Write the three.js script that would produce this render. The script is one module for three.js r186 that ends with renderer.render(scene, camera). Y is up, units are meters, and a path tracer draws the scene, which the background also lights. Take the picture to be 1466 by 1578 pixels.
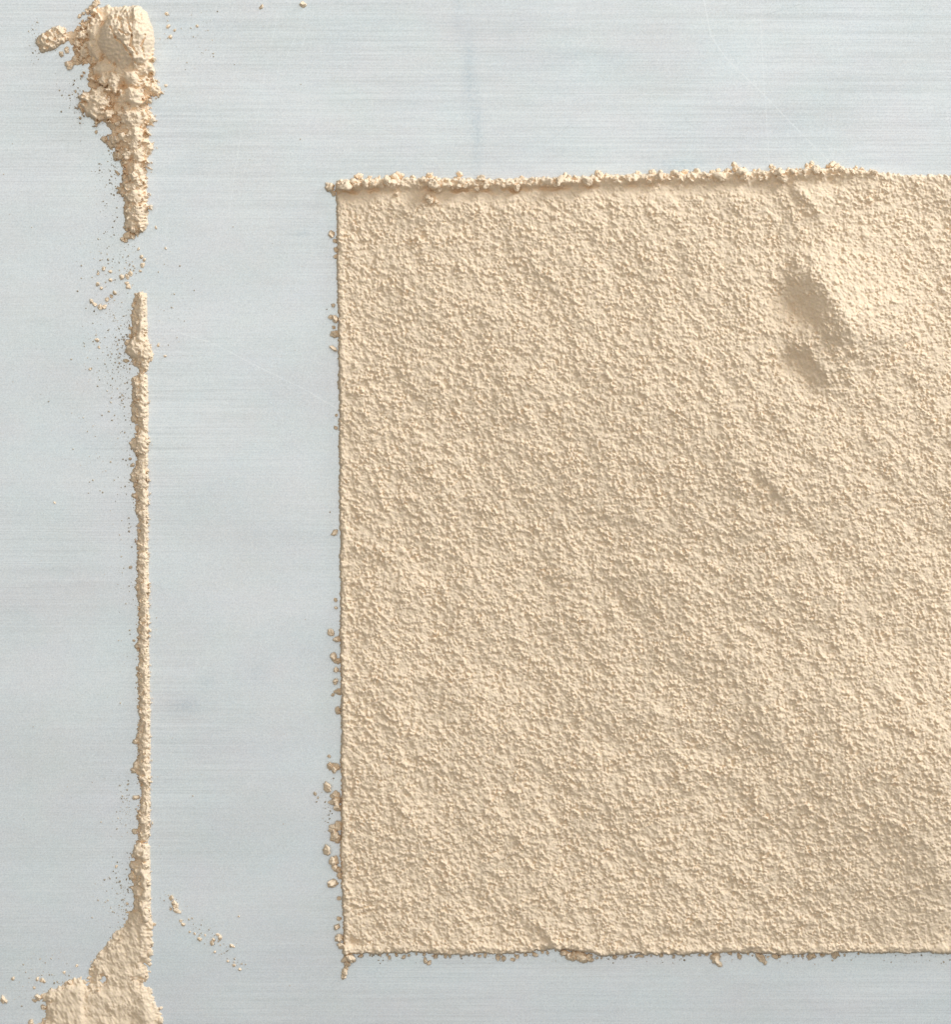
import * as THREE from 'three';
import { mergeVertices } from 'three/addons/utils/BufferGeometryUtils.js';
import { RectAreaLightUniformsLib } from 'three/addons/lights/RectAreaLightUniformsLib.js';

// ------------------------------------------------------------------ camera, light, exposure
// Everything is laid out on the plate in tenths of a millimetre (one "unit" = 0.1 mm); S turns units into metres.
const S = 1e-4, CX = 733, CY = 789;
const scene = new THREE.Scene();
scene.background = new THREE.Color().setRGB(0.185, 0.205, 0.222);       // dim studio around the plate
const camera = new THREE.PerspectiveCamera(2 * Math.atan(789 * S / 0.9) * 180 / Math.PI, 952 / 1024, 0.05, 20);
camera.up.set(0, 0, -1);
camera.position.set(0, 0.9, 0);
camera.lookAt(0, 0, 0);
const renderer = new THREE.WebGLRenderer({ antialias: true });
renderer.toneMapping = THREE.LinearToneMapping;
renderer.toneMappingExposure = 1;
renderer.shadowMap.enabled = true;
RectAreaLightUniformsLib.init();

function tag(o, label, category, group, kind) {
  if (label) o.userData.label = label;
  if (category) o.userData.category = category;
  if (group) o.userData.group = group;
  if (kind) o.userData.kind = kind;
  return o;
}
const used = {};
function numbered(n) { used[n] = (used[n] ?? -1) + 1; return used[n] ? n + '_' + String(used[n]).padStart(3, '0') : n; }
function mesh(name, geo, mat, parent) {
  const m = new THREE.Mesh(geo, mat); m.name = name; m.castShadow = m.receiveShadow = true; (parent ?? scene).add(m); return m;
}
// a studio softbox: black housing, white diffuser, and the light just in front of the diffuser
function softbox(pos, aim, w, h, color, intensity, label) {
  const g = new THREE.Group(); g.name = numbered('softbox_lamp'); tag(g, label, 'studio lamp');
  g.position.set(...pos); g.up.set(0, 0, -1); g.lookAt(...aim); scene.add(g);
  const black = new THREE.MeshStandardMaterial({ color: 0x101112, roughness: 0.8 });
  const cloth = new THREE.MeshStandardMaterial({ color: 0xf4f4f2, roughness: 0.9, emissive: color, emissiveIntensity: 0.03 });
  const sh = new THREE.Shape(); sh.moveTo(-w / 2 - .02, -h / 2 - .02); sh.lineTo(w / 2 + .02, -h / 2 - .02); sh.lineTo(w / 2 + .02, h / 2 + .02); sh.lineTo(-w / 2 - .02, h / 2 + .02); sh.closePath();
  const hg = new THREE.ExtrudeGeometry(sh, { depth: 0.12, bevelEnabled: true, bevelSize: 0.01, bevelThickness: 0.01, bevelSegments: 2 }); hg.translate(0, 0, -0.15);
  mesh('housing', hg, black, g);
  const dg = new THREE.BoxGeometry(w, h, 0.008); dg.translate(0, 0, -0.012); mesh('diffuser', dg, cloth, g);
  const l = new THREE.RectAreaLight(color, intensity, w, h); l.rotation.y = Math.PI; g.add(l);
  return g;
}
// key: from the upper right of the plate, low, so that the grain throws small shadows towards the lower left
softbox([0.78, 0.41, -0.71], [0, 0, 0], 0.40, 0.40, new THREE.Color().setRGB(0.92, 1, 1.1), 23.5, 'square softbox lamp standing low beside the plate');
// large overhead box mirrored by the brushed metal
softbox([0.08, 1.35, -0.46], [0.08, 0, -0.46], 1.8, 1.6, new THREE.Color().setRGB(1, 0.94, 0.865), 0.93, 'large overhead softbox lamp hanging above the plate');

// ------------------------------------------------------------------ noise
let seed = 1;
function srand(s) { seed = s >>> 0; }
function rnd() { seed = (seed + 0x6D2B79F5) >>> 0; let t = seed; t = Math.imul(t ^ (t >>> 15), t | 1); t ^= t + Math.imul(t ^ (t >>> 7), t | 61); return ((t ^ (t >>> 14)) >>> 0) / 4294967296; }
const rr = (a, b) => a + (b - a) * rnd();
function hash(x, y, s) { let h = Math.imul(x, 374761393) ^ Math.imul(y, 668265263) ^ Math.imul(s, 2147483629 | 0); h = Math.imul(h ^ (h >>> 13), 1274126177); h ^= h >>> 16; return h >>> 0; }
const GX = [], GY = []; for (let i = 0; i < 64; i++) { GX.push(Math.cos(i * Math.PI / 32)); GY.push(Math.sin(i * Math.PI / 32)); }
const fade = t => t * t * t * (t * (t * 6 - 15) + 10);
function noise(x, y, s = 0) {                       // gradient noise, about -1..1
  const xi = Math.floor(x), yi = Math.floor(y), fx = x - xi, fy = y - yi, u = fade(fx), v = fade(fy);
  const a = hash(xi, yi, s) & 63, b = hash(xi + 1, yi, s) & 63, c = hash(xi, yi + 1, s) & 63, d = hash(xi + 1, yi + 1, s) & 63;
  const p = GX[a] * fx + GY[a] * fy, q = GX[b] * (fx - 1) + GY[b] * fy, r = GX[c] * fx + GY[c] * (fy - 1), t = GX[d] * (fx - 1) + GY[d] * (fy - 1);
  return 1.5 * ((p + u * (q - p)) * (1 - v) + (r + u * (t - r)) * v);
}
const h01 = (x, y, s) => hash(x, y, s) / 4294967296;
function cells(x, y, s) {                           // distance to the nearest scattered point
  const xi = Math.floor(x), yi = Math.floor(y); let m = 9;
  for (let j = -1; j < 2; j++) for (let i = -1; i < 2; i++) {
    const dx = xi + i + h01(xi + i, yi + j, s) - x, dy = yi + j + h01(xi + i, yi + j, s + 77) - y, d = dx * dx + dy * dy;
    if (d < m) m = d;
  }
  return Math.sqrt(m);
}
function vn3(x, y, z, s) {                          // 3D value noise -1..1
  const xi = Math.floor(x), yi = Math.floor(y), zi = Math.floor(z), u = fade(x - xi), v = fade(y - yi), w = fade(z - zi);
  const g = (i, j, k) => h01(xi + i, yi + j, s + Math.imul(zi + k, 7919)) * 2 - 1, L = (a, b, t) => a + (b - a) * t;
  return L(L(L(g(0, 0, 0), g(1, 0, 0), u), L(g(0, 1, 0), g(1, 1, 0), u), v), L(L(g(0, 0, 1), g(1, 0, 1), u), L(g(0, 1, 1), g(1, 1, 1), u), v), w);
}
const ss = (a, b, x) => { const t = Math.min(1, Math.max(0, (x - a) / (b - a))); return t * t * (3 - 2 * t); };
const clamp = (x, a, b) => Math.min(b, Math.max(a, x));
function lerpTable(t, y) {                          // rows [y, v...] -> interpolated v...
  if (y <= t[0][0]) return t[0].slice(1);
  for (let i = 1; i < t.length; i++) if (y <= t[i][0]) { const k = (y - t[i - 1][0]) / (t[i][0] - t[i - 1][0]); return t[i].slice(1).map((v, n) => t[i - 1][n + 1] + (v - t[i - 1][n + 1]) * k); }
  return t[t.length - 1].slice(1);
}
function segDist(px, py, ax, ay, bx, by) { const dx = bx - ax, dy = by - ay, t = clamp(((px - ax) * dx + (py - ay) * dy) / (dx * dx + dy * dy), 0, 1); return Math.hypot(px - ax - t * dx, py - ay - t * dy); }
function polyDist(poly, x, y) {                     // signed, positive inside
  let d = 1e9, inside = false;
  for (let i = 0, j = poly.length - 1; i < poly.length; j = i++) {
    const [ax, ay] = poly[j], [bx, by] = poly[i]; d = Math.min(d, segDist(x, y, ax, ay, bx, by));
    if ((ay > y) !== (by > y) && x < (bx - ax) * (y - ay) / (by - ay) + ax) inside = !inside;
  }
  return inside ? d : -d;
}

// ------------------------------------------------------------------ brushed metal plate
function plateTextures() {
  const N = 2048, U = 2000 / N, col = new Uint8Array(N * N * 4), rgh = new Uint8Array(N * N * 4);   // the tile is 0.2 m wide, centred on the frame
  const scratches = [
    [[255, 505], [330, 530], [400, 566], [470, 600], [520, 630], 0.055], [[1085, 0], [1096, 55], [1120, 90], [1180, 148], [1235, 205], [1280, 250], 0.07],
    [[1172, 30], [1178, 130], [1186, 250], 0.04], [[430, 10], [412, 90], [395, 190], 0.03], [[470, 25], [448, 70], [436, 100], 0.035], [[475, 45], [460, 80], 0.03],
    [[372, 200], [360, 270], [352, 330], 0.035], [[430, 95], [425, 130], [437, 160], 0.025], [[1275, 118], [1278, 135], [1300, 105], 0.03], [[1455, 140], [1466, 210], 0.03],
    [[384, 240], [372, 275], 0.02], [[0, 395], [50, 415], 0.025], [[690, 60], [1000, 56], 0.02], [[905, 165], [880, 190], [850, 215], -0.03], [[1180, 22], [1215, 12], [1240, 4], -0.05],
  ];
  const lines = new Float32Array(N * N);
  const toI = x => (x - CX + 1000) / U, toJ = y => (y - CY + 1000) / U;
  for (const s of scratches) {
    const k = s[s.length - 1];
    for (let q = 0; q < s.length - 2; q++) {
      const [ax, ay] = s[q], [bx, by] = s[q + 1], n = Math.ceil(Math.hypot(bx - ax, by - ay) * 2);
      for (let t = 0; t < n; t++) {
        const x = toI(ax + (bx - ax) * t / n), y = toJ(ay + (by - ay) * t / n), xi = Math.floor(x), yi = Math.floor(y), fx = x - xi, fy = y - yi;
        const f = k * (0.45 + 0.55 * clamp(0.6 + noise(ax + t * 0.05, ay * 0.1, 900), 0, 1));
        for (const [i, j, w] of [[0, 0, (1 - fx) * (1 - fy)], [1, 0, fx * (1 - fy)], [0, 1, (1 - fx) * fy], [1, 1, fx * fy]]) {
          const at = (yi + j) * N + xi + i; if (Math.abs(f * w * 1.2) > Math.abs(lines[at])) lines[at] = f * w * 1.2;
        }
      }
    }
  }
  // worn, bluish smudges on the metal
  const smudge = [[705, 20, 8, 40, .03], [722, 110, 9, 60, .05], [735, 200, 8, 55, .045], [285, 1085, 22, 14, .05], [318, 1050, 12, 14, .03], [1050, 255, 45, 10, .05], [400, 1040, 18, 16, .02], [465, 360, 14, 5, .03], [900, 85, 90, 12, .02], [265, 430, 60, 22, .018], [300, 250, 20, 14, .02], [850, 100, 60, 10, .015]];
  for (let j = 0; j < N; j++) for (let i = 0; i < N; i++) {
    const x = i * U - 1000 + CX, y = j * U - 1000 + CY;
    const long = noise(x / 420, y / 1.7, 11) * 0.5 + noise(x / 160, y / 1.35, 12) * 0.55 + noise(x / 60, y / 1.2, 13) * 0.4 + noise(x / 800, y / 4.5, 14) * 0.4 + noise(x / 500, y / 13, 15) * 0.3;
    const wear = 0.55 + 0.75 * ss(-0.5, 0.6, noise(x / 300, y / 260, 16) + 0.55 * ss(700, 100, y));
    const pepper = (h01(i, j, 21) + h01(i, j, 22) - 1) * 0.06 + noise(x / 2.3, y / 2.1, 23) * 0.026;
    const cloud = noise(x / 210, y / 110, 31) * 0.95 + noise(x / 70, y / 30, 32) * 0.3 + noise(x / 24, y / 14, 33) * 0.2;
    let v = 0.93 + 0.05 * long * wear + pepper + 0.032 * cloud + 1.5 * lines[j * N + i];
    let blue = 0.008 + 0.005 * (noise(x / 150, y / 80, 41) + 0.6 * noise(x / 50, y / 26, 42));
    for (const [sx, sy, rx, ry, k] of smudge) { const dx = (x - sx) / rx, dy = (y - sy) / ry, q = dx * dx + dy * dy; if (q < 6) { const w = Math.exp(-q) * (0.7 + 0.6 * noise(x / 5, y / 4, 45)); v -= k * w; blue += 0.35 * k * w; } }
    const pink = 0.006 * noise(x / 120, y / 80, 43) + 0.003 * noise(x / 36, y / 26, 44), o = (j * N + i) * 4, fin = z => clamp(Math.round(255 * z), 0, 255);
    const chroma = (h01(i, j, 24) - .5) * 0.02;
    col[o] = fin(v - blue + pink + chroma); col[o + 1] = fin(v + 0.002 - pink * .6); col[o + 2] = fin(v + 0.004 + blue * 0.7 - chroma); col[o + 3] = 255;
    const r = clamp(0.9 + 0.09 * long + 0.04 * cloud, 0, 1); rgh[o] = rgh[o + 1] = rgh[o + 2] = fin(r); rgh[o + 3] = 255;
  }
  return [col, rgh].map((d, k) => {
    const t = new THREE.DataTexture(d, N, N, THREE.RGBAFormat); t.wrapS = t.wrapT = THREE.MirroredRepeatWrapping; t.magFilter = THREE.LinearFilter; t.minFilter = THREE.LinearMipmapLinearFilter; t.generateMipmaps = true;
    if (!k) t.colorSpace = THREE.SRGBColorSpace; t.needsUpdate = true; return t;
  });
}
{
  const [map, roughnessMap] = plateTextures();
  const steel = new THREE.MeshPhysicalMaterial({ map, roughnessMap, roughness: 0.46, metalness: 1, color: new THREE.Color().setRGB(0.787, 0.811, 0.811) });
  const w = 0.5, g = new THREE.BoxGeometry(w, 0.004, w); g.translate(0, -0.002, 0);
  const p = g.attributes.position, uv = g.attributes.uv;
  for (let i = 0; i < p.count; i++) uv.setXY(i, (p.getX(i) + 0.1) / 0.2, (p.getZ(i) + 0.1) / 0.2);
  tag(mesh('metal_plate', g, steel), 'pale brushed aluminium plate with fine horizontal scoring and scratches', 'metal plate', null, 'structure');
}

// ------------------------------------------------------------------ powder
const powder = new THREE.MeshStandardMaterial({ color: new THREE.Color().setRGB(0.92, 0.719, 0.502), roughness: 1, vertexColors: true });
const crumbMat = new THREE.MeshStandardMaterial({ color: new THREE.Color().setRGB(0.92, 0.719, 0.502), roughness: 1 });

// a powder body: heights in units on a grid over the plate; where the height is below zero there is no powder
function heap(name, parent, [x0, y0, x1, y1], step, fill) {
  const nx = Math.round((x1 - x0) / step) + 1, ny = Math.round((y1 - y0) / step) + 1, H = new Float32Array(nx * ny);
  fill(H, nx, ny, (i) => x0 + i * step, (j) => y0 + j * step);
  const id = new Int32Array(nx * ny).fill(-1), pos = [], colr = [], uv = [], idx = [];
  const V = (i, j) => {
    const k = j * nx + i; if (id[k] >= 0) return id[k];
    const x = x0 + i * step, y = y0 + j * step, c = 0.985 + (h01(i, j, 61) - .5) * 0.05 + noise(x / 2.6, y / 2.6, 65) * 0.06 + noise(x / 40, y / 40, 62) * 0.012;
    pos.push((x - CX) * S, Math.max(H[k], -1.2) * S, (y - CY) * S); colr.push(c, c * (1 + noise(x / 3, y / 3, 63) * 0.03), c * (1 + noise(x / 4, y / 4, 64) * 0.05)); uv.push(x * S, y * S);
    return id[k] = pos.length / 3 - 1;
  };
  for (let j = 0; j < ny - 1; j++) for (let i = 0; i < nx - 1; i++) {
    const a = H[j * nx + i], b = H[j * nx + i + 1], c = H[(j + 1) * nx + i], d = H[(j + 1) * nx + i + 1];
    if (a <= 0 && b <= 0 && c <= 0 && d <= 0) continue;
    const A = V(i, j), B = V(i + 1, j), C = V(i, j + 1), D = V(i + 1, j + 1);
    if (Math.abs(a - d) < Math.abs(b - c)) idx.push(A, C, D, A, D, B); else idx.push(A, C, B, B, C, D);
  }
  const g = new THREE.BufferGeometry();
  g.setAttribute('position', new THREE.Float32BufferAttribute(pos, 3)); g.setAttribute('color', new THREE.Float32BufferAttribute(colr, 3)); g.setAttribute('uv', new THREE.Float32BufferAttribute(uv, 2));
  g.setIndex(idx); g.computeVertexNormals();
  return mesh(name, g, powder, parent);
}
// the fine caked grain of the powder, in units of height
function grains(x, y, s) {                          // scattered rounded grains of uneven size standing on a floor, 0..1
  const xi = Math.floor(x), yi = Math.floor(y); let m = 0;
  for (let j = -1; j < 2; j++) for (let i = -1; i < 2; i++) {
    const a = hash(xi + i, yi + j, s), b = Math.imul(a, 1597334677) >>> 0, dx = xi + i + (a & 1023) / 1023 - x, dy = yi + j + ((a >>> 10) & 1023) / 1023 - y, r = 0.36 + 0.42 * (a >>> 20) / 4095;
    const q = 1 - (dx * dx + dy * dy) / (r * r); if (q > 0) { const h = (0.25 + 0.75 * (b >>> 16) / 65535) * r * Math.pow(q, 0.62); if (h > m) m = h; }
  }
  return m;
}
function grain(x, y, k = 1) {
  const u = 0.8 * x + 0.6 * y, v = -0.6 * x + 0.8 * y, p = 0.92 * x - 0.39 * y, q = 0.39 * x + 0.92 * y;
  const wu = u + 2.4 * noise(p / 5, q / 5, 71), wv = v + 2.4 * noise(p / 5, q / 5, 72), c = 0.8 + 0.5 * noise(p / 24, q / 24, 77) + 0.4 * noise(u / 11, v / 11, 79);
  return k * (c * (4.2 * grains(wu / 5.8, wv / 5.8, 73) + 3.6 * grains((p + 1.2 * noise(u / 3, v / 3, 80)) / 3.9, (q + 1.2 * noise(u / 3, v / 3, 81)) / 3.9, 74)) + 0.6 * noise(u / 2.7, v / 2.7, 75) + 1.1 * noise(p / 9, q / 9, 78) + 0.7 * noise(p / 19, q / 19, 76) - 2.4);
}
// lumps: [x, y, rx, ry, foot height, lump height], merged into a height array with sharp crevices between them
function lumps(H, nx, ny, x0, y0, step, list, rough = 0.55) {
  list.forEach(([x, y, rx, ry, z, h], n) => {
    const R = Math.max(rx, ry) * 1.5, i0 = Math.max(0, Math.floor((x - R - x0) / step)), i1 = Math.min(nx - 1, Math.ceil((x + R - x0) / step)), j0 = Math.max(0, Math.floor((y - R - y0) / step)), j1 = Math.min(ny - 1, Math.ceil((y + R - y0) / step));
    const f = 1 / Math.max(3, Math.min(rx, ry) * 0.8);
    for (let j = j0; j <= j1; j++) for (let i = i0; i <= i1; i++) {
      const px = x0 + i * step, py = y0 + j * step, dx = (px - x) / rx, dy = (py - y) / ry;
      const q = (dx * dx + dy * dy) * (1 + rough * (noise(px * f, py * f, 100 + n) + 0.5 * noise(px * f * 2.3, py * f * 2.3, 400 + n)));
      if (q < 1) { const v = z + h * Math.sqrt(1 - q) + 0.12 * h * noise(px * f * 1.7, py * f * 1.7, 200 + n); if (v > H[j * nx + i]) H[j * nx + i] = v; }
    }
  });
}
// crumbs: a few lumpy shapes that all loose and clinging crumbs share
const crumbShapes = [];
for (let n = 0; n < 10; n++) {
  let g = new THREE.IcosahedronGeometry(1, 6); g.deleteAttribute('uv'); g.deleteAttribute('normal'); g = mergeVertices(g, 1e-4);
  const p = g.attributes.position, s = 500 + n * 31, cut = [];
  srand(900 + n); for (let k = 0; k < 11; k++) { const a = rr(0, 6.283), b = rr(-1, 1), c = Math.sqrt(1 - b * b); cut.push([c * Math.cos(a), b, c * Math.sin(a), rr(0.62, 1.0)]); }
  for (let i = 0; i < p.count; i++) {
    const x = p.getX(i), y = p.getY(i), z = p.getZ(i); let r = 1.3;
    for (const [a, b, c, d] of cut) { const f = x * a + y * b + z * c; if (f > 0.05) r = Math.min(r, d / f); }
    r += 0.16 * vn3(x * 2.3 + 9.4, y * 2.3 + 9.3, z * 2.3 + 9.6, s) + 0.2 * vn3(x * 4.7 + 9, y * 4.7 + 9, z * 4.7 + 9, s + 1) + 0.13 * vn3(x * 9 + 19, y * 9 + 19, z * 9 + 19, s + 2);
    p.setXYZ(i, x * r, y * r, z * r);
  }
  g.computeVertexNormals(); crumbShapes.push(g);
}
function crumb(x, y, r, z, parent, stretch = 1, name = 'crumb') {
  const m = mesh(name, crumbShapes[Math.floor(rnd() * crumbShapes.length)], crumbMat, parent);
  m.position.set((x - CX) * S, z * S, (y - CY) * S);
  m.rotation.set(rr(0, 6.28), rr(0, 6.28), rr(0, 6.28));
  m.scale.set(r * S * rr(0.85, 1.15) * stretch, r * S * rr(0.75, 1.05), r * S * rr(0.8, 1.1) / Math.sqrt(stretch));
  return m;
}

// ---- the big slab of caked powder
const topSpine = [[500, 288], [560, 284], [660, 283], [760, 284], [860, 280], [930, 277], [1000, 275], [1100, 273], [1180, 270], [1240, 268], [1300, 263], [1340, 265], [1400, 271], [1700, 270]];
const leftEdge = [[270, 518], [500, 521], [800, 523], [1000, 524], [1200, 526], [1320, 525], [1400, 528], [1470, 529]];
const bottomEdge = [[520, 1472], [560, 1470], [650, 1468], [700, 1472], [800, 1469], [845, 1464], [870, 1464], [905, 1468], [930, 1475], [960, 1471], [1050, 1471], [1130, 1468], [1220, 1472], [1300, 1468], [1466, 1469], [1700, 1468]];
const rimOn = x => ss(1370, 1250, x) * (0.75 + 0.25 * ss(900, 600, x));
function ridge(x, y, line, amp, lee, run, ends = 40) {  // a small dune: steep towards the left of the line, gentle to its right
  let best = 1e9, u = 0, t = 0, len = 0, tot = 0;
  for (let i = 0; i < line.length - 1; i++) tot += Math.hypot(line[i + 1][0] - line[i][0], line[i + 1][1] - line[i][1]);
  for (let i = 0; i < line.length - 1; i++) {
    const [ax, ay] = line[i], [bx, by] = line[i + 1], dx = bx - ax, dy = by - ay, L = Math.hypot(dx, dy), raw = ((x - ax) * dx + (y - ay) * dy) / (L * L);
    const k = i === 0 && raw < 0 ? raw : i === line.length - 2 && raw > 1 ? raw : clamp(raw, 0, 1), d = Math.hypot(x - ax - k * dx, y - ay - k * dy);
    if (d < best) { best = d; u = d * Math.sign(dy * (x - ax) - dx * (y - ay)); t = len + k * L; }
    len += L;
  }
  const along = ss(-ends * 1.6, ends * 0.6, t) * ss(tot + ends * 2.2, tot - ends * 0.8, t);
  return amp * along * (u > 0 ? Math.exp(-Math.pow(u / run, 1.5)) : ss(-lee, 0, u));
}
function slabHeight(x, y) {
  const jl = 1.6 * noise(y / 6, 3.3, 301) + 1.1 * noise(y / 2.8, 8.1, 302) + 1.5 * noise(y / 40, 1.7, 303);
  const jt = 2.6 * noise(x / 9, 4.1, 304) + 1.6 * noise(x / 4, 2.2, 305), jb = 2.0 * noise(x / 11, 6.6, 306) + 1.2 * noise(x / 4, 5.2, 307) + 1.6 * noise(x / 40, 2.9, 308);
  const spine = lerpTable(topSpine, x)[0], dl = x - lerpTable(leftEdge, y)[0] - jl, dt = y - (spine - 8 * rimOn(x) - 1) - jt, db = lerpTable(bottomEdge, x)[0] + jb - y;
  const d = Math.min(dl, dt, db) + 0.8 * noise(x / 3, y / 3, 309);
  if (d <= 0) return -2;
  // long, shallow folds running from the upper left to the lower right, then broad swells
  const ox = x + 30 * noise(x / 140, y / 140, 321), oy = y + 30 * noise(x / 140, y / 140, 322), a = ox * 0.84 - oy * 0.54, b = ox * 0.54 + oy * 0.84;
  let h = 16 + 2.0 * noise(a / 85, b / 170, 311) + 2.6 * noise(x / 150, y / 150, 312) + 4 * noise(x / 330, y / 330, 313) + 1.5 * noise(a / 46, b / 60, 319) + 1.9 * noise(x / 78, y / 78, 331) + 1.0 * noise(a / 27, b / 34, 314);
  h += 24 * Math.exp(-((x - 1190) ** 2 + (y - 690) ** 2) / 90000);
  const ex = x + 5 * noise(x / 24, y / 24, 323) + 2 * noise(x / 9, y / 9, 324), ey = y + 5 * noise(x / 24, y / 24, 325);
  h += ridge(ex, ey, [[1246, 420], [1274, 458], [1298, 490], [1317, 516]], 25, 60, 85, 32) - 9 * Math.exp(-(((x - 1226) / 44) ** 2) - (((y - 474) / 42) ** 2));
  h += ridge(ex, ey, [[1240, 524], [1258, 548], [1276, 580]], 14, 36, 60, 18) - 6 * Math.exp(-(((x - 1222) / 32) ** 2) - (((y - 562) / 28) ** 2));
  h += ridge(ex, ey, [[1228, 284], [1246, 308], [1268, 334]], 6, 24, 50, 16);
  h += ridge(x, y, [[836, 1424], [852, 1446], [862, 1470]], 5, 14, 30, 10);
  h += ridge(x, y, [[1180, 725], [1215, 770]], 5, 24, 50, 25) + ridge(x, y, [[1165, 1090], [1260, 1165]], 3.5, 60, 90, 50);
  h += 30 * Math.exp(-((x - 1480) ** 2) / 40000 - ((y - 1230) ** 2) / 26000);
  const g = grain(x, y, 1 - 0.35 * ss(1250, 1450, x) * ss(1250, 1400, y));
  // raised crumbly rim along the upper edge, with a smooth trough under it
  const on = rimOn(x), du = y - spine - 1.5 * noise(x / 14, 1.1, 315);
  const lump = 0.7 + 0.5 * noise(x / 15, y / 15, 316) + 0.35 * noise(x / 6.5, y / 6.5, 317);
  const rim = on * (10 + 7 * noise(x / 60, 3.3, 326)) * lump * Math.exp(-Math.pow(Math.abs(du) / 9, 3));
  h += rim - 4 * on * Math.exp(-(((du - 18) / 13) ** 2)) - 13 * on * ss(1150, 800, x) * clamp(0.6 + noise(x / 26, 7.7, 328), 0, 1) * Math.exp(-(((du - 9.5 - 3 * noise(x / 12, 5.5, 329)) / 3.4) ** 2));
  const smooth = 1 - 0.6 * on * Math.exp(-(((du - 20) / 10) ** 2));
  h += g * smooth;
  // slightly cracked lip at the left and the lower edge
  h += 1.5 * Math.exp(-(((dl - 7) / 5) ** 2)) + 2 * Math.exp(-(((db - 8) / 6) ** 2)) * (1 + noise(x / 18, y / 18, 318));
  h -= 6 * Math.exp(-(((x - 545) / 12) ** 2) - (((y - 1452) / 7) ** 2));
  return h * Math.sqrt(ss(-0.4, 3.0 + 1.6 * noise(x / 8, y / 8, 320), d));
}
const slab = new THREE.Group(); slab.name = 'powder_slab'; scene.add(slab);
tag(slab, 'broad rectangular slab of caked beige powder with a crumbly upper rim', 'powder');
heap('slab_body', slab, [508, 246, 1560, 1488], 1.1, (H, nx, ny, X, Y) => { for (let j = 0; j < ny; j++) for (let i = 0; i < nx; i++) H[j * nx + i] = slabHeight(X(i), Y(j)); });
const slabTop = (x, y) => Math.max(0, slabHeight(x, y));
srand(7);
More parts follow.
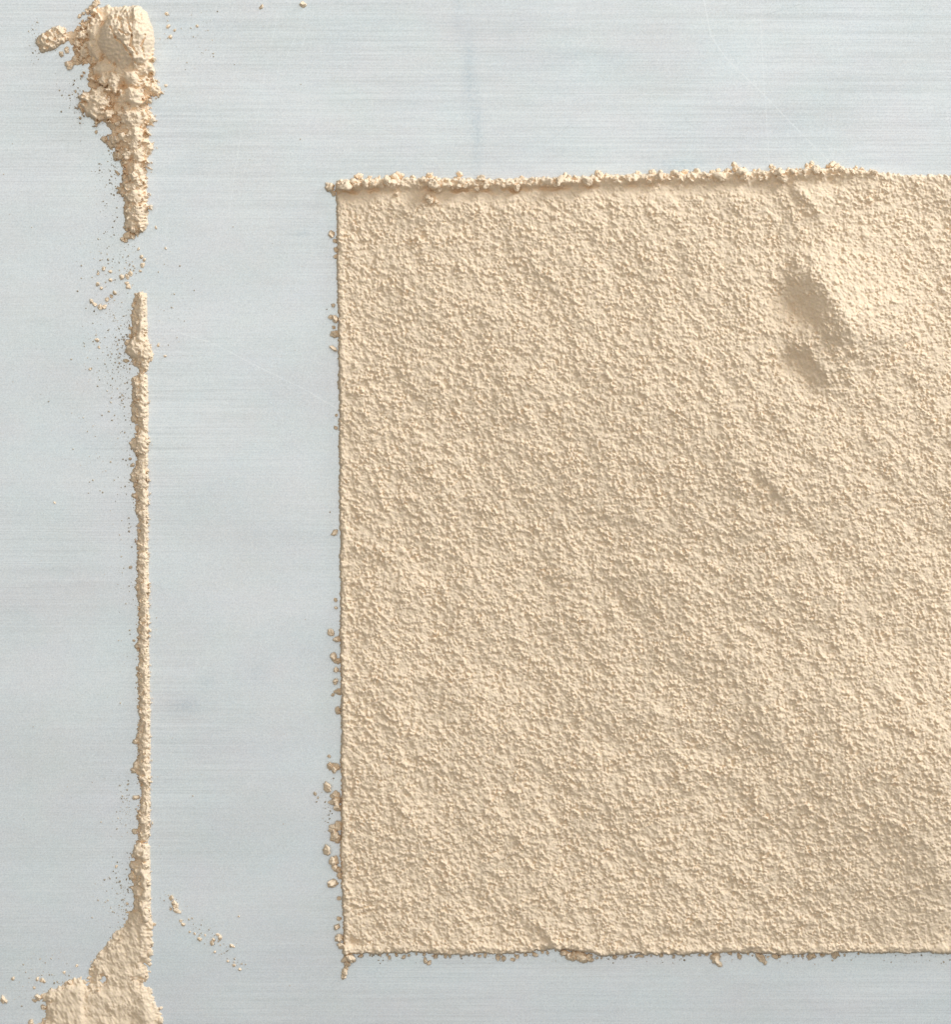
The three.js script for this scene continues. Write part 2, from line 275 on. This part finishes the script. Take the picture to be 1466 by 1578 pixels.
{ // crumbs clinging along the upper rim
  for (let x = 508; x < 1352; x += rr(3.4, 6.6)) {
    const on = rimOn(x), sp = lerpTable(topSpine, x)[0], many = 0.5 + 0.9 * noise(x / 34, 9.1, 327), big = rnd() < 0.3 * many;
    if ((on < 0.1 && rnd() < 0.6) || rnd() > 0.5 + many) continue;
    const r = (big ? rr(4.5, 8) : rr(1.8, 4.6)) * (0.7 + 0.3 * on), y = sp + rr(-10, 8) * (0.5 + 0.5 * on);
    crumb(x, y, r, Math.max(r * 0.6, slabTop(x, y) + r * rr(0.1, 0.55)), slab, rr(0.9, 1.25));
  }
  for (const [x, y, r] of [[509, 290, 4.5], [515, 298, 4], [553, 271, 5], [548, 272, 3], [616, 271, 6], [612, 274, 4], [662, 272, 6], [668, 286, 9], [676, 292, 7], [709, 269, 5], [706, 276, 5], [922, 266, 4.5], [924, 272, 6], [983, 266, 3.5], [1004, 264, 3.5], [1055, 266, 5], [1100, 265, 4], [1108, 263, 3.5], [1132, 254, 4], [1134, 260, 6], [1140, 268, 8], [1147, 275, 6], [1189, 256, 3.5], [1191, 263, 5.5], [1200, 268, 8], [1206, 276, 7], [1245, 258, 5], [1252, 254, 5], [1258, 262, 6], [1283, 255, 6], [1290, 259, 6], [1296, 262, 5], [1318, 262, 4], [1328, 262, 4.5], [1345, 266, 4], [658, 305, 5], [664, 310, 6], [672, 312, 3.5], [612, 300, 4]])
    crumb(x, y, r, Math.max(r * 0.7, slabTop(x, y) + r * 0.45), slab);
  for (let x = 540; x < 1330; x += rr(6, 22)) { const r = rr(1.4, 3.2); crumb(x, lerpTable(bottomEdge, x)[0] + rr(0.5, 4), r, rr(r * 0.7, 7), slab, rr(1, 1.5)); }
  // crumbs stuck to the straight left side
  for (const [x, y, r, st] of [[511, 362, 4.5, 1.5], [516, 372, 3], [517, 384, 4], [518, 396, 3.5], [513, 471, 3.5, 1.6], [510, 489, 4], [516, 492, 5], [514, 505, 3], [516, 515, 6], [522, 512, 4], [515, 538, 4, 1.5], [517, 659, 3], [518, 640, 2.5], [516, 821, 4.5, 1.3], [517, 924, 3], [518, 937, 2.5], [519, 986, 5], [515, 1013, 6], [520, 1018, 5], [519, 1032, 5], [517, 1050, 5.5], [521, 1066, 5], [520, 1093, 4], [521, 1097, 4], [518, 1182, 6], [515, 1187, 5], [517, 1225, 6], [519, 1233, 6.5], [512, 1236, 4.5], [520, 1243, 5], [512, 1278, 7], [519, 1275, 7], [522, 1270, 5], [515, 1288, 7], [521, 1291, 6], [512, 1327, 6], [517, 1324, 6], [515, 1335, 5], [521, 1340, 5.5], [523, 1349, 5], [514, 1362, 6, 1.7], [522, 1384, 3], [523, 1415, 4], [519, 1428, 5], [522, 1446, 6], [525, 1456, 5]])
    crumb(x, y, r, r * 0.85 + (rnd() < 0.5 ? rr(0, 8) : 0), slab, st ?? 1);
  // crumbs and the torn tail under the lower edge
  for (const [x, y, r, z] of [[533, 1476, 6, 6], [540, 1476, 6, 9], [536, 1484, 5, 5], [545, 1480, 4, 4], [600, 1475, 3, 3], [622, 1475, 3, 3], [655, 1480, 4, 4], [661, 1484, 3.5, 3], [672, 1474, 3.5, 4], [768, 1477, 3.5, 3], [777, 1477, 4, 3], [790, 1479, 3, 3], [798, 1474, 4, 4], [868, 1468, 5, 6], [876, 1471, 6, 6], [884, 1474, 6, 5], [892, 1474, 7, 6], [900, 1476, 7, 5], [908, 1476, 6, 6], [901, 1481, 3.5, 3], [1100, 1474, 5, 5], [1105, 1477, 6, 5], [1108, 1484, 4, 3], [1140, 1474, 3.5, 3], [1170, 1474, 5, 4], [1177, 1478, 5, 4], [1180, 1483, 3, 3], [1195, 1474, 4, 4], [1250, 1473, 5, 4], [1268, 1472, 4, 4], [1288, 1471, 5, 5]])
    crumb(x, y, r, z, slab, rr(1, 1.4));
}

// ---- the scraped line of powder beside it
function streakFill(rows, opt) {
  return (H, nx, ny, X, Y) => {
    H.fill(-2);
    const list = [];
    for (let j = 0; j < ny; j++) {
      const y = Y(j), k = lerpTable(rows, y), xl = k[0] + opt.left * (noise(y / 7, 1.5, opt.seed) + 0.7 * noise(y / 3, 7.5, opt.seed + 1)), xr = k[1] + 0.8 * noise(y / 5, 2.5, opt.seed + 2) + 0.5 * noise(y / 2.5, 2.5, opt.seed + 12), w = xr - xl;
      if (w < 2 || y < rows[0][0] || y > rows[rows.length - 1][0]) continue;
      for (let i = 0; i < nx; i++) {
        const x = X(i), t = (x - xl) / w; if (t <= 0 || t >= 1) continue;
        const top = k[2] * (0.85 + 0.3 * noise(x / 11, y / 13, opt.seed + 3));
        const c = 0.6 + 0.12 * noise(x / 20, y / 9, opt.seed + 4); H[j * nx + i] = 1.6 * top * (t < c ? Math.pow(t / c, 0.8) : 1 - Math.pow((t - c) / (1 - c), 2));
      }
    }
    for (let y = rows[0][0] + 2; y < rows[rows.length - 1][0] - 2; y += rr(1.3, 2.8)) {
      const [xl, xr, top] = lerpTable(rows, y), w = xr - xl, r = Math.min(w * 0.42, rr(2, opt.big * 0.8));
      const x = xl + r + (w - 2 * r) * rnd() - (rnd() < 0.15 ? r * 0.5 : 0), t = clamp((x - xl) / w, 0.05, 0.95), z = 1.2 * top * (t < 0.6 ? t / 0.6 : 1 - ((t - 0.6) / 0.4) ** 2) - r * 0.35;
      list.push([x, y, r * rr(0.85, 1.2), r * rr(0.85, 1.3), z, r * rr(0.6, 1.0)]);
    }
    lumps(H, nx, ny, X(0), Y(0), X(1) - X(0), list, 0.85);
    if (opt.extra) lumps(H, nx, ny, X(0), Y(0), X(1) - X(0), opt.extra);
    for (let j = 0; j < ny; j++) for (let i = 0; i < nx; i++) if (H[j * nx + i] > 0) { const v = H[j * nx + i]; H[j * nx + i] = Math.max(0.3, v + 0.6 * grain(X(i), Y(j)) * ss(0, 6, v)); }
  };
}
srand(21);
const streakA = new THREE.Group(); streakA.name = 'powder_streak'; scene.add(streakA);
tag(streakA, 'short straight streak of beige powder with one dark-edged lump, below the gap', 'powder');
heap('streak_body', streakA, [184, 448, 242, 576], 0.8, streakFill([[452, 207, 226, 6], [462, 205, 226, 10], [490, 203, 227, 12], [518, 201, 227, 13], [530, 197, 229, 15], [546, 199, 230, 14], [556, 204, 230, 11], [566, 211, 228, 7], [572, 218, 226, 3]],
  { left: 1.6, seed: 330, big: 8, extra: [[210, 536, 15, 15, 9, 12], [223, 540, 9, 18, 10, 9], [197, 528, 6, 5, 2, 7], [230, 548, 6, 8, 0, 7], [194, 556, 5, 3, 0, 5], [216, 562, 8, 6, 2, 7]] }));
const streakB = new THREE.Group(); streakB.name = 'powder_streak_001'; used.powder_streak = 1; scene.add(streakB);
tag(streakB, 'long thin line of crumbly beige powder with a straight scraped side', 'powder');
const rowsB = [[577, 214, 226, 3], [582, 203, 228, 8], [600, 204, 228, 13], [628, 203, 229, 14], [648, 207, 229, 12], [656, 213, 228, 9], [668, 211, 228, 10], [680, 205, 229, 13], [694, 205, 228, 13], [703, 211, 227, 9], [718, 210, 227, 9], [728, 203, 228, 12], [742, 205, 228, 12], [758, 210, 228, 10], [768, 213, 228, 8], [782, 209, 228, 9], [800, 214, 228, 9], [850, 213, 228, 8], [870, 211, 229, 9], [930, 212, 229, 9], [960, 215, 229, 8], [985, 210, 229, 9], [1015, 215, 230, 7], [1030, 212, 230, 9], [1080, 213, 231, 9], [1110, 214, 231, 9], [1128, 213, 231, 10], [1142, 210, 232, 10], [1155, 212, 231, 9], [1170, 213, 231, 9], [1184, 208, 232, 11], [1200, 213, 231, 9], [1216, 219, 231, 7], [1240, 218, 231, 7], [1256, 212, 231, 9], [1280, 212, 231, 8], [1292, 212, 230, 6], [1297, 216, 228, 3]];
const streakRows = y => lerpTable(rowsB, y);
heap('streak_body', streakB, [190, 572, 244, 1302], 0.8, streakFill(rowsB,
  { left: 3.2, seed: 350, big: 9, extra: [[211, 632, 9, 8, 3, 9], [208, 645, 7, 7, 2, 8], [211, 686, 11, 12, 3, 9], [208, 735, 8, 10, 2, 9], [207, 764, 5, 4, 1, 6], [212, 788, 4, 5, 2, 6], [211, 905, 3.5, 5, 2, 6], [211, 996, 4, 4, 2, 6], [209, 1143, 5, 4, 1, 6], [206, 1187, 5, 5, 1, 6], [210, 1180, 6, 8, 3, 6], [209, 1229, 6, 3.5, 1, 5], [207, 1281, 5, 4, 1, 5]] }));

for (let y = 586; y < 1292; y += rr(5, 13)) { const k = streakRows(y); const r = rr(1.8, 3.6), t = rnd() < 0.55 ? rr(-0.05, 0.3) : rr(0.3, 0.9); crumb(k[0] + (k[1] - k[0]) * t, y, r, Math.max(r * 0.7, k[2] * (t < 0.25 ? 0.35 : t < 0.8 ? 1.05 : 0.6)), streakB, rr(0.9, 1.3)); }
for (const [x, y, r, z] of [[205, 470, 3, 4], [203, 486, 2.6, 3], [212, 498, 3, 12], [201, 506, 3, 4], [217, 520, 3.4, 14], [197, 541, 4, 5], [206, 552, 4, 7], [214, 560, 3.6, 8], [228, 556, 3, 4], [222, 476, 3, 9], [200, 518, 3, 3]]) crumb(x, y, r, z, streakA);

// ---- mound at the head of the line
srand(33);
const mound = new THREE.Group(); mound.name = 'powder_mound'; scene.add(mound);
tag(mound, 'tall cracked mound of beige powder tapering into a tail of crumbs', 'powder');
const moundLine = [[150, 12], [165, 8], [190, 12], [210, 22], [222, 38], [232, 60], [237, 82], [236, 98], [231, 110], [240, 125], [247, 138], [243, 147], [231, 148], [228, 168], [235, 180], [234, 190], [225, 196], [229, 214], [235, 226], [231, 238], [226, 246], [225, 290], [228, 320], [228, 345], [222, 358], [206, 356], [196, 345], [191, 328], [193, 312], [184, 294], [189, 280], [190, 258], [184, 247], [174, 246], [178, 228], [164, 222], [172, 204], [163, 190], [152, 188], [140, 182], [126, 162], [125, 148], [138, 138], [135, 112], [140, 98], [120, 100], [106, 104], [103, 95], [116, 86], [112, 70], [100, 60], [112, 47], [124, 38], [140, 28]];
const cracks = [[[172, 44], [180, 61], [193, 73], [203, 87], [210, 99], [222, 106]], [[198, 31], [203, 51], [206, 58], [203, 73], [214, 87]], [[226, 58], [219, 74], [224, 92]], [[149, 36], [147, 61], [152, 90], [158, 110]], [[186, 50], [196, 58], [205, 58]], [[184, 30], [190, 46]]];
heap('mound_body', mound, [44, 0, 262, 372], 0.75, (H, nx, ny, X, Y) => {
  H.fill(-2);
  for (let j = 0; j < ny; j++) for (let i = 0; i < nx; i++) {
    const x = X(i), y = Y(j), e = 3.2 * noise(x / 9, y / 9, 371) + 2.2 * noise(x / 4.2, y / 4.2, 372), d = polyDist(moundLine, x, y) + e;
    if (d <= 0) continue;
    const crest = x < 148 && y < 112 ? 0.55 : 1;
    H[j * nx + i] = crest * Math.min(17 * Math.sqrt(d / 22), 17) * (0.55 + 0.6 * ss(140, 212, x)) * (0.85 + 0.2 * noise(x / 14, y / 14, 373));
  }
  const list = [];
  for (let n = 0; n < 620; n++) {
    const x = rr(100, 248), y = rr(10, 362), d = polyDist(moundLine, x, y); if (d < 1.5 || (y < 105 && x > 146)) continue;
    const r = Math.min(rr(2, 7.5), 2 + d * 0.7); list.push([x, y, r * rr(0.8, 1.25), r * rr(0.8, 1.25), (x < 148 ? 0.5 : 1) * Math.min(16, 3 + d * 0.75), r * rr(0.35, 0.8)]);
  }
  lumps(H, nx, ny, X(0), Y(0), 0.75, list, 0.95);
  // the larger lumps down the mound
  lumps(H, nx, ny, X(0), Y(0), 0.75, [[163, 108, 20, 18, 10, 9], [196, 114, 26, 15, 13, 10], [222, 106, 15, 16, 11, 11], [148, 62, 15, 40, 4, 13], [150, 152, 25, 14, 4, 17], [146, 168, 18, 18, 2, 18], [178, 128, 13, 18, 14, 12], [203, 122, 16, 16, 12, 16], [206, 150, 17, 22, 10, 17], [188, 160, 16, 10, 8, 10], [205, 185, 18, 20, 8, 15], [210, 212, 14, 18, 7, 14], [212, 240, 11, 18, 5, 14], [212, 270, 11, 20, 5, 13], [207, 300, 14, 16, 4, 13], [210, 330, 15, 18, 4, 14], [203, 345, 12, 12, 3, 11], [240, 140, 8, 9, 0, 12], [233, 184, 7, 7, 0, 11], [230, 229, 6, 8, 0, 11], [187, 293, 6, 7, 0, 8], [172, 222, 8, 7, 0, 7], [160, 215, 5, 5, 0, 6]], 0.95);
  // brushed stub at the side of the mound
  for (let j = 0; j < ny; j++) for (let i = 0; i < nx; i++) {
    const x = X(i), y = Y(j); if (x > 130 || y > 100) continue;
    const a = (x - 80) * 0.86 - (y - 60) * 0.5, b = (x - 80) * 0.5 + (y - 60) * 0.86, q = (a / 25) ** 4 + (b / 15) ** 4 + 0.45 * noise(x / 7, y / 7, 381) + 0.25 * noise(x / 3, y / 3, 382);
    if (q < 1) H[j * nx + i] = Math.max(H[j * nx + i], 12 * Math.sqrt(1 - Math.max(q, -0.1)) + 1.0 * noise(a / 3.2, b / 8, 383) + 1.8 * noise(a / 6, b / 6, 384));
  }
  // smooth, cracked cap
  for (let j = 0; j < ny; j++) for (let i = 0; i < nx; i++) {
    const x = X(i), y = Y(j), dx = x < 207 ? (x - 207) / 62 : (x - 207) / 30, dy = (y - 62) / 54, q = (dx * dx + dy * dy) * (1 + 0.12 * noise(x / 15, y / 15, 391)) + 0.06 * noise(x / 5, y / 5, 392);
    if (q >= 1) continue;
    const edge = ss(1, 0.7, q);
    let v = 8 + (x < 207 ? 34 * Math.pow(1 - q, 0.75) : 34 * Math.sqrt(1 - q)) + 3 * noise(x / 22, y / 22, 393) + 1.4 * noise(x / 8, y / 8, 394) * ss(178, 190, x) + 2.5 * noise(x / 4.5, y / 4.5, 397) * ss(50, 25, y);
    const face = ss(26, 16, Math.hypot((x - 172) * 0.9, y - 86)); v -= face * 3;
    for (const c of cracks) for (let n = 0; n < c.length - 1; n++) {
      const d = segDist(x + 1.5 * noise(x / 5, y / 5, 395), y + 1.5 * noise(x / 5, y / 5, 396), c[n][0], c[n][1], c[n + 1][0], c[n + 1][1]);
      if (d < 2) v -= 5 * edge * (1 - (d / 2) ** 2) * (0.6 + 0.5 * noise(x / 9, y / 9, 398));
    }
    const k = j * nx + i, w = v * (0.25 + 0.75 * edge), f = Math.max(0, 6 - Math.abs(w - H[k])); H[k] = Math.max(w, H[k]) + f * f / 24;
  }
  // hollows
  for (let j = 0; j < ny; j++) for (let i = 0; i < nx; i++) {
    const x = X(i), y = Y(j), k = j * nx + i; if (H[k] <= 0) continue;
    for (const [hx, hy, r, dep] of [[190, 133, 7, 12], [178, 165, 8, 10], [149, 121, 5, 8], [203, 243, 5, 7], [188, 232, 6, 6]]) H[k] = Math.max(1, H[k] - dep * Math.exp(-((x - hx) ** 2 + (y - hy) ** 2) / (r * r)));
    H[k] = Math.max(0.3, 1.3 * H[k] + 0.75 * grain(x, y) * ss(0, 6, H[k]) * (y < 112 && x > 150 ? 0.45 : 1));
  }
});
for (const [x, y, r] of [[108, 103, 4.5], [104, 100, 4], [196, 362, 5], [203, 364, 5.5], [211, 359, 4], [189, 368, 4], [194, 371, 3.5], [146, 6, 5], [140, 12, 4], [134, 18, 4], [128, 21, 3], [150, 3, 4], [122, 25, 3], [94, 84, 4], [103, 78, 4]]) crumb(x, y, r, r * 0.75, mound, rr(1, 1.4));

// ---- thin spill at the foot of the line
srand(44);
const spill = new THREE.Group(); spill.name = 'powder_spill'; scene.add(spill);
tag(spill, 'flat spreading spill of beige powder narrowing up into a lumpy neck', 'powder');
const spillLine = [[198, 1405], [210, 1398], [231, 1400], [234, 1425], [233, 1460], [230, 1488], [222, 1484], [230, 1497], [226, 1510], [216, 1514], [229, 1522], [236, 1536], [244, 1556], [250, 1580], [256, 1640], [20, 1640], [40, 1580], [62, 1574], [74, 1566], [66, 1556], [72, 1546], [62, 1538], [70, 1528], [90, 1520], [112, 1508], [124, 1504], [132, 1514], [138, 1520], [137, 1500], [138, 1488], [148, 1470], [163, 1456], [172, 1440], [184, 1430], [190, 1426]];
heap('spill_body', spill, [10, 1294, 268, 1644], 0.95, (H, nx, ny, X, Y) => {
  streakFill([[1299, 214, 228, 4], [1304, 207, 231, 11], [1320, 206, 231, 13], [1328, 208, 231, 10], [1334, 203, 231, 13], [1352, 204, 232, 13], [1370, 206, 232, 12], [1390, 206, 232, 12], [1404, 206, 232, 12], [1420, 205, 233, 11]],
    { left: 1.6, seed: 410, big: 8, extra: [[217, 1313, 13, 13, 5, 10], [206, 1333, 7, 6, 1, 8], [204, 1350, 6, 7, 1, 8], [217, 1342, 12, 9, 4, 10], [216, 1372, 12, 12, 4, 9]] })(H, nx, ny, X, Y);
  const list = [];
  for (let n = 0; n < 260; n++) { const x = rr(50, 250), y = rr(1402, 1640), d = polyDist(spillLine, x, y); if (d < 0.5 || d > 16 || (y > 1500 && x > 90 && x < 130)) continue; const r = rr(2.2, 5.5); list.push([x, y, r, r * rr(0.8, 1.3), 3, r * rr(0.4, 0.8)]); }
  for (let j = 0; j < ny; j++) for (let i = 0; i < nx; i++) {
    const x = X(i), y = Y(j); if (y < 1396) continue;
    const d = polyDist(spillLine, x, y) + 4.5 * noise(x / 10, y / 10, 431) + 3.2 * noise(x / 4, y / 4, 432), hole = Math.hypot(x - 158, y - 1509) - 5 - 2 * noise(x / 4, y / 4, 433);
    if (d <= 0 || hole < 0) continue;
    const a = x * 0.5 + y * 0.86, b = x * 0.86 - y * 0.5;
    let v = Math.min(1, Math.pow(d / 15, 0.75)) * (7 + 2.2 * noise(x / 26, y / 26, 434) + 0.6 * noise(b / 3.4, a / 9, 435) + 1.4 * noise(x / 11, y / 11, 436) + 0.6 * noise((x - 0.12 * y) / 7, y / 30, 438));
    v += 5 * ss(131, 124, x + 2 * noise(y / 9, 1, 437)) * ss(60, 84, x) * ss(1512, 1530, y) + 5 * ss(195, 222, x) * ss(1500, 1440, y) + 6 * Math.exp(-(((x - 225) / 16) ** 2) - (((y - 1560) / 34) ** 2));
    v *= ss(-1, 5, hole); const k = j * nx + i; v = Math.max(0.3, v + (0.36 - 0.2 * ss(131, 120, x)) * grain(x, y) * ss(0, 4, d)); if (v > H[k]) H[k] = v;
  }
  lumps(H, nx, ny, X(0), Y(0), 0.95, list, 0.7);
});
for (let n = 0; n < 60; n++) { const x = rr(50, 250), y = rr(1405, 1600), d = polyDist(spillLine, x, y); if (d < -1 || d > 14) continue; const r = rr(1.4, 3.4); crumb(x, y, r, r * 0.6 + Math.min(6, Math.max(0, d) * 0.6), spill, rr(0.9, 1.5)); }
for (const [x, y, r] of [[58, 1537, 4.5], [53, 1542, 3], [66, 1552, 4], [47, 1574, 4]]) crumb(x, y, r, r * 0.75, spill, 1.2);

// ------------------------------------------------------------------ loose crumbs, each a thing
srand(55);
function loose(list, label, group) { for (const [x, y, r, st] of list) { const m = crumb(x, y, r, r * 0.78, null, st ?? rr(1, 1.4), numbered('loose_crumb')); tag(m, label, 'crumb', group); } }
loose([[218, 396, 3.2], [222, 401, 2.4], [220, 408, 3], [216, 418, 2.2], [187, 428, 3.6], [195, 426, 3.2], [201, 421, 3.4], [195, 437, 3], [198, 442, 3.6], [140, 465, 3.4], [146, 470, 3], [153, 473, 4], [161, 473, 3.4], [165, 461, 3], [171, 457, 2.8], [176, 452, 3.4], [150, 438, 3], [156, 444, 2.6], [170, 432, 2.6], [159, 414, 2.6], [170, 419, 2.4], [151, 422, 2.2], [213, 384, 2.2]],
  'tiny loose beige crumb in the gap between cracked mound and short streak', 'crumbs in the gap of the line');
loose([[264, 1383, 3.4], [268, 1390, 4.2], [271, 1397, 4.6], [272, 1404, 4], [263, 1401, 2.2], [282, 1425, 3], [278, 1419, 2.2], [307, 1447, 3.4], [326, 1453, 3.4], [329, 1448, 2.4], [339, 1444, 3.6], [336, 1440, 2.2], [356, 1457, 3], [360, 1459, 2.2], [331, 1467, 2], [351, 1481, 2.2], [361, 1487, 2.4], [369, 1494, 2.4], [292, 1436, 1.8], [300, 1439, 1.8], [316, 1441, 1.8], [368, 1412, 1.8]],
  'tiny loose beige crumb scattered between the lower spill and the slab', 'crumbs beside the lower spill');
loose([[19, 1508, 2.6], [57, 1508, 2.4], [64, 1510, 3], [67, 1512, 2.4], [4, 1541, 4.5], [9, 1543, 3], [118, 1488, 2.2], [98, 1498, 2], [248, 1553, 2.4], [52, 1522, 2.2], [238, 1424, 2.4]],
  'tiny loose beige crumb lying round the flat lower spill', 'crumbs round the flat spill');
loose([[467, 7, 4.2], [403, 10, 2.8], [257, 21, 2.4], [259, 41, 3], [262, 57, 3], [269, 47, 2], [304, 40, 2.2], [255, 132, 2.2], [163, 213, 2.6], [148, 204, 2.2], [181, 267, 3.4], [193, 352, 2.4], [240, 351, 2.2], [255, 383, 2], [116, 141, 1.8]],
  'tiny loose beige crumb lying round the cracked mound', 'crumbs round the mound');
loose([[511, 975, 4.8], [513, 1071, 2.8], [507, 1165, 2.8], [508, 1180, 5.4], [504, 1212, 7], [485, 1223, 2.8], [503, 1309, 7.2], [490, 1229, 1.8]],
  'small loose beige crumb lying beside the straight side of the slab', 'crumbs beside the slab');
loose([[531, 1498, 5.5, 1], [529, 1505, 4.6, 1], [534, 1491, 4, 1]], 'pale crumb fallen off the torn corner of the slab', 'crumbs off the slab corner');
loose([[149, 524, 2.8], [152, 535, 2], [138, 569, 2], [200, 707, 2.6], [203, 717, 2.8], [211, 661, 3.4], [201, 874, 2.4], [84, 775, 1.8], [244, 532, 2.2], [254, 549, 2.2], [179, 1335, 2], [196, 1393, 2.2], [206, 987, 2]],
  'tiny loose beige crumb lying beside the scraped line of powder', 'crumbs beside the scraped line');

// ------------------------------------------------------------------ fine dust nobody could count
srand(66);
{
  const spots = [];
  const cloud = (n, x, y, sx, sy, skew = 0) => { for (let k = 0; k < n; k++) { const u = Math.abs(Math.sqrt(-2 * Math.log(rnd() + 1e-9)) * Math.cos(6.283 * rnd())), v = (rnd() + rnd() - 1); spots.push([x - u * sx, y + v * sy + skew * u]); } };
  cloud(300, 200, 540, 26, 90); cloud(150, 206, 640, 42, 170); cloud(60, 206, 900, 16, 260); cloud(90, 202, 1240, 14, 60); cloud(170, 204, 1370, 24, 70, 8); cloud(140, 182, 260, 20, 110, 10); cloud(60, 128, 150, 22, 50); cloud(120, 210, 400, 40, 50, 6); cloud(160, 112, 1520, 45, 60); cloud(45, 60, 60, 10, 40); cloud(60, 514, 1240, 10, 70);
  for (let k = 0; k < 40; k++) spots.push([rr(245, 340), rr(8, 110)]);
  for (let k = 0; k < 40; k++) spots.push([rr(240, 300), rr(380, 560)]);
  for (let k = 0; k < 80; k++) { const t = rnd(); spots.push([255 + 120 * t + rr(-9, 9), 1380 + 110 * t + rr(-12, 12)]); }
  for (let k = 0; k < 160; k++) { const x = rr(535, 1466); spots.push([x, 1472 + rr(0, 1) ** 2 * 14]); }
  for (let k = 0; k < 90; k++) spots.push([rr(0, 520), rr(0, 1578)]);
  const g = new THREE.IcosahedronGeometry(1, 1), inst = new THREE.InstancedMesh(g, new THREE.MeshStandardMaterial({ color: 0xffffff, roughness: 1 }), spots.length), M = new THREE.Matrix4(), c = new THREE.Color();
  spots.forEach(([x, y], i) => {
    const r = (0.45 + 0.95 * rnd() ** 3) * S, tone = rr(0.5, 1.0);
    M.compose(new THREE.Vector3((x - CX) * S, r * 0.8, (y - CY) * S), new THREE.Quaternion().setFromEuler(new THREE.Euler(rnd() * 6, rnd() * 6, rnd() * 6)), new THREE.Vector3(r * rr(0.7, 1.5), r, r * rr(0.7, 1.4)));
    inst.setMatrixAt(i, M); inst.setColorAt(i, c.setRGB(0.78 * tone, 0.64 * tone, 0.47 * tone));
  });
  inst.name = 'powder_dust'; inst.castShadow = inst.receiveShadow = true; scene.add(inst);
  tag(inst, 'fine beige powder dust strewn over the metal plate', 'dust', null, 'stuff');
}

renderer.render(scene, camera);
